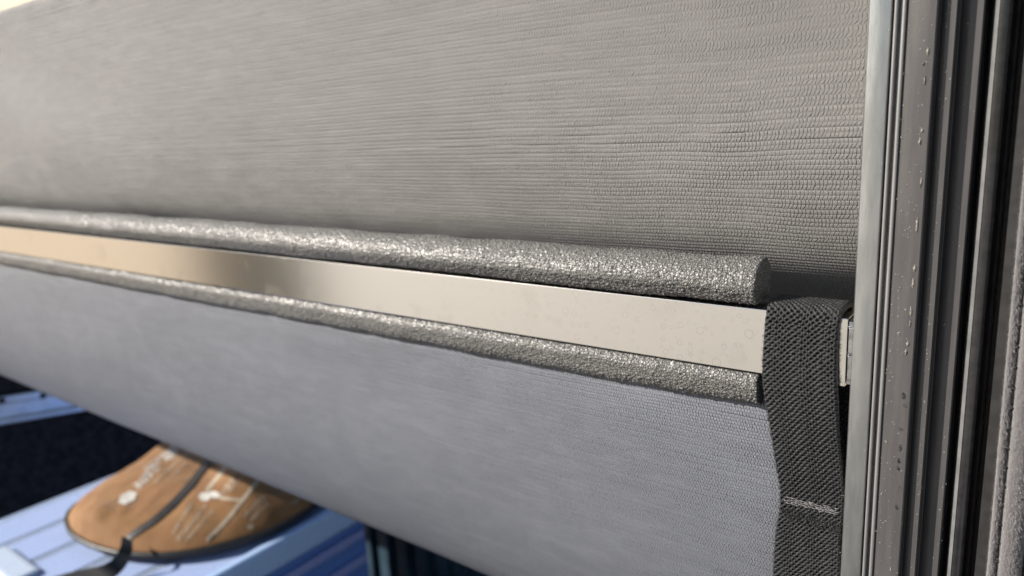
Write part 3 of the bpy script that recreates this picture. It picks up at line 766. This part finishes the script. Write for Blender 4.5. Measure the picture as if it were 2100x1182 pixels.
# stepped body
c0, c1, c2, c3 = X(1824.5, -5), X(1884, -5.5), X(1920, -3.0), X(1971, 0.5)
pc = [(c0, 20), (c0, -4.6), (c0 + .5, -5.0), (c1 - 1.6, -5.45), (c1 - .35, -5.6), (c1, -5.3)]
pc += [(c1 + .05, -1.5), (c1 + .35, -1.3)] + [(c1 + .35 + 2.2 * t, -1.3 - 1.7 * (1 - (1 - t) ** 2.2)) for t in np.linspace(.08, 1, 12)]
pc += [(c2 - .4, -3.05), (c2 - .1, -3.1), (c2, -2.8)]
pc += [(c2 + .05, 2.2), (c2 + .4, 2.4)] + [(c2 + .4 + 3.4 * t, 2.4 - 1.8 * (1 - (1 - t) ** 2.2)) for t in np.linspace(.08, 1, 14)]
pc += [(c3 - .6, 0.55), (c3 - .15, 0.5), (c3, 0.8), (c3, 20)]
extrude_r('stepped_body', pc, ZR0, ZR1, MAT['rail'], rail, 42)
# dark lip and channel
l1, l2 = X(1973, 4.5), X(1980, 4.5)
extrude_r('channel_lip', [(l1, 20), (l1, 5.2), (l1 + .4, 4.8), (l2 - .3, 5.0), (l2, 5.4), (l2, 20)], ZR0, ZR1, MAT['rubber2'], rail, 40)
extrude_r('channel_floor', [(l2 + .05, 20), (l2 + .05, 14), (X(2056, 14), 14), (X(2056, 14), 20)], ZR0, ZR1, MAT['black'], rail, 40)
# rubber bulb seal
seal = empty('rubber_seal', (X(2008, 4), 4, ZR0), 'glossy black rubber seal tube in the channel of the side rail', 'seal')
s0, s1 = X(1992, 4), X(2027, 4)
rr = (s1 - s0) / 2
extrude_r('seal_bulb', arcpts((s0 + s1) / 2, 4, rr, 0, 360, 41)[:-1], ZR0, ZR1, MAT['rubber'], seal, 60)
rc = (s0 + s1) / 2
glint_o = arcpts(rc, 4, rr + .22, 186, 246, 9); glint_i = arcpts(rc, 4, rr - .1, 246, 186, 9)
extrude_r('seal_highlight', glint_o + glint_i, ZR0, ZR1, MAT['seal_glint'], seal, 60)  # added pale strip that imitates the highlight along the tube
extrude_r('seal_fin', [(s1 + .1, 13.5), (s1 + .1, 6.5), (s1 + 1.0, 5.6), (s1 + 1.5, 6.2), (s1 + 1.5, 13.5)], ZR0, ZR1, MAT['rubber2'], seal, 40)
# flat dark strip right of the seal
f0, f1_ = X(2054, 4), X(2130, 4)
flat = extrude_r('flat_strip', [(f0, 13.8), (f0, 3.6), (f0 + .25, 3.3), (f1_, 3.0), (f1_, 13.8)], ZR0, ZR1, MAT['rubber2'], rail, 40)
# fused water drops and pale residue flakes on the first step's edge
def flake(px, py, w, h, mat, name, dome=0.12, seed=0):
    r = random.Random(seed); c = aty(px, py, -5.5 + RY); sx = w * .155; sz = h * .165; n = 18
    ang = sorted(r.uniform(0, 2 * math.pi) for _ in range(n))
    ring = [(math.cos(a) * sx / 2 * r.uniform(.35, 1), math.sin(a) * sz / 2 * r.uniform(.5, 1)) for a in ang]
    V = [c + np.array([0, -dome - .15, 0])] + [c + np.array([x * .6, -dome * .8 - .12, z * .6]) for x, z in ring] + [c + np.array([x, 0.10, z]) for x, z in ring]
    F = [[0, 1 + i, 1 + (i + 1) % n] for i in range(n)] + [[1 + i, 1 + n + i, 1 + n + (i + 1) % n, 1 + (i + 1) % n] for i in range(n)]
    mesh(name, V, F, mat, rail)
def m_drop():
    k = NB('water_drop'); return k.set(base=(0.9, 0.92, 0.95), rough=0.03, trans=1.0, ior=1.33)
MDROP = m_drop()
for i, (px, py, w, h) in enumerate(((1881, 462, 7, 38), (1876, 550, 8, 24), (1873, 580, 9, 22), (1868, 640, 6, 26), (1866, 664, 5, 24), (1862, 705, 9, 16), (1858, 722, 7, 16), (1889, 375, 4, 34), (1903, 105, 6, 22), (1893, 131, 6, 8), (1896, 166, 5, 22), (1891, 268, 8, 12), (1886, 291, 7, 16))):
    flake(px, py, w, h, MAT['chip'], 'residue_flake', 0.1, i)
for i, (px, py, w, h) in enumerate(((1852, 812, 8, 16), (1856, 832, 8, 8), (1846, 880, 6, 10), (1845, 918, 4, 18), (1842, 945, 5, 16), (1841, 960, 6, 12), (1845, 1000, 4, 10), (1838, 1040, 6, 12), (1841, 1010, 4, 8))):
    flake(px, py, w, h, MDROP, 'water_drop', 0.35, 50 + i)

# ------------------------------------------------------------------ stitched trim right of the rail
ta, tb = aty(2094, 400, RY), aty(2022, 1182, RY)
tx = (ta[0] - tb[0]) / (ta[2] - tb[2])                   # lean: dx per mm of z
tx0 = tb[0] - tx * tb[2]
trim = empty('stitched_trim', (tx0 + tx * -300, 0, -300), 'fuzzy grey stitched trim edge at the right of the rail', 'trim')
def m_trim():
    k = NB('napped_trim'); uv = k.uv()
    f = k.noise(k.vscale(uv, (3.2, 1.3, 0)), 1.0, 4, 0.7); g = k.noise(k.vscale(uv, (9.0, 3.0, 0)), 1.0, 3, 0.7)
    b = k.mix(k.ramp(f, 0.35, 0.65), (0.06, 0.055, 0.06), (0.15, 0.14, 0.145))
    h = k.math('ADD', f, k.math('MULTIPLY', g, 0.6))
    return k.set(base=b, rough=0.55, spec=0.6, normal=k.bump(h, 0.0005, 1.0), sheen=0.4, sheenr=0.3)
zs = np.linspace(-300, 60, 900)
cross = smoothcurve([(0.6, 3.6), (0.0, 1.8), (0.35, 0.2), (1.1, -.4), (1.8, 0.0), (2.2, .9), (2.5, 1.1), (2.9, .6), (3.6, -.9), (5.0, -2.2), (6.6, -2.6), (8.0, -1.6), (8.8, 0.6), (9.0, 3.6)], 90) + np.array([0, RY])
arc = np.concatenate([[0], np.cumsum(np.linalg.norm(np.diff(cross, axis=0), axis=1))])
Zg, Ag = np.meshgrid(zs, arc, indexing='ij')
hh = 0.34 * vnoise(Ag / .6, Zg / 1.1, 71) + 0.26 * vnoise(Ag / .3, Zg / .5, 72) + .25 * vnoise(Ag / 3, Zg / 9, 73)
Vt = np.stack([tx0 + tx * Zg + cross[None, :, 0] + hh * .5, cross[None, :, 1] - hh, Zg], -1)
grid('trim_padding', Vt, m_trim(), trim, np.stack([Ag, Zg], -1), flip=True)
A = ([], [])
z = -290.0
while z < 55:
    x = tx0 + tx * z + 2.35
    mesh_pts = [(x - .05, 1.0 + RY, z), (x + .05, .45 + RY, z + 1.2), (x, .45 + RY, z + 4.0), (x - .05, 1.0 + RY, z + 5.4)]
    o = tube('stitch', smoothcurve(mesh_pts, 8), 0.30, MAT['darkthread'], trim, 6)
    if z == -290.0: st0 = o
    x2 = tx0 + tx * (z + 5.9) + 2.35
    tube('stitch_hole', [(x2 - .55, 0.3 + RY, z + 5.7), (x2, 0.2 + RY, z + 5.9), (x2 + .6, 0.2 + RY, z + 6.2)], [0.25, .42, .25], MAT['darkthread'], trim, 6)
    z += 6.4
# nap fibres standing off the padded edge
A = ([], [])
for i in range(26000):
    j = random.randrange(4, 86); z = random.uniform(-210, 20)
    base = np.array([tx0 + tx * z + cross[j, 0], cross[j, 1], z])
    t_ = cross[min(j + 1, 89)] - cross[j - 1]; n_ = np.array([t_[1], -t_[0]]); n_ /= np.linalg.norm(n_) + 1e-9
    if n_[1] > 0 and cross[j, 1] < 1 + RY: n_ = -n_
    tip = base + np.array([n_[0], n_[1], 0]) * random.uniform(.25, .8) + np.array([random.uniform(-.3, .3), 0, random.uniform(-.9, .2)])
    w = np.array([0.04, 0, 0.02]); o = len(A[0]); A[0].extend([base - w, base + w, tip]); A[1].append([o, o + 1, o + 2])
MFIB = m_plain('nap_fibre', (0.22, 0.21, 0.215), 0.6, sheen=0.3)
tag(mesh('nap_fibres', A[0], A[1], MFIB, trim, smooth=False), kind='stuff')
# brown panel glimpsed past the trim
bx = tx0 + tx * -200 + 8.7
bpn = extrude_z('brown_panel', [(bx, 40), (bx, -1.6), (bx + .8, -2.4), (bx + 60, -2.4), (bx + 60, 40)], -330, 40, MAT['brown'], None, 40, tilt=(tx, 0))
for v in bpn.data.vertices: v.co.x += 200 * tx * MM
tag(bpn, 'dark brown panel just past the stitched trim at the right edge', 'panel')

# ------------------------------------------------------------------ dust, lint and fibres
A = ([], [])
def speck(p, size):
    d = np.array([random.gauss(0, 1), -abs(random.gauss(0, .3)), random.gauss(0, 1)]); d /= np.linalg.norm(d)
    if random.random() < 0.3:
        L_ = size * random.uniform(3, 9); bend = np.array([random.gauss(0, .3), -.12, random.gauss(0, .3)]) * L_
        tube('', smoothcurve([p, p + d * L_ * .5 + bend, p + d * L_], 6), 0.035, None, seg=4, add=A)
    else:
        o = len(A[0]); s = size
        A[0].extend([p + np.array(v) * s * random.uniform(.6, 1.3) for v in ((1, 0, 0), (-1, 0, 0), (0, 0, 1.2), (0, 0, -1.2), (0, -1, 0))])
        A[1].extend([[o + 4, o, o + 2], [o + 4, o + 2, o + 1], [o + 4, o + 1, o + 3], [o + 4, o + 3, o]])
for i in range(380):
    py = random.uniform(-10, 1190); k_ = random.random()
    sh = -0.0605 * (py - 591)
    if k_ < 0.50: p = aty(random.uniform(1826, 1880) + sh, py, -5.45 + RY)
    elif k_ < 0.68: p = aty(random.uniform(1904, 1918) + sh, py, -3.15 + RY)
    elif k_ < 0.86: p = aty(random.uniform(1940, 1968) + sh, py, 0.5 + RY)
    else: p = aty(random.uniform(1756, 1794) + sh, py, -5.95 + RY)
    speck(p, random.choice((.035, .045, .05, .06, .08, .12)))
def on_cloth(px, py):
    y = 0.0
    for _ in range(4):
        p = aty(px, py, y); i = int(np.argmin(np.abs(Vu[:, 200, 0] - p[0]))); j = int(np.argmin(np.abs(Vu[i, :660, 2] - p[2]))); y = Vu[i, j, 1]
    return aty(px, py, y - 0.15)
for i in range(34):
    speck(on_cloth(735 + random.gauss(0, 9), 203 + random.gauss(0, 4)), random.choice((.12, .2, .3, .4)))
for i in range(60):
    px = random.uniform(650, 1740); py = random.uniform(20, 440); p = on_cloth(px, py); speck(p, random.choice((.08, .1, .14, .2)))
o = mesh('dust_and_lint', A[0], A[1], MAT['lint'], None)
tag(o, 'pale dust specks and lint clinging to rail and fabric', 'dust', kind='stuff')
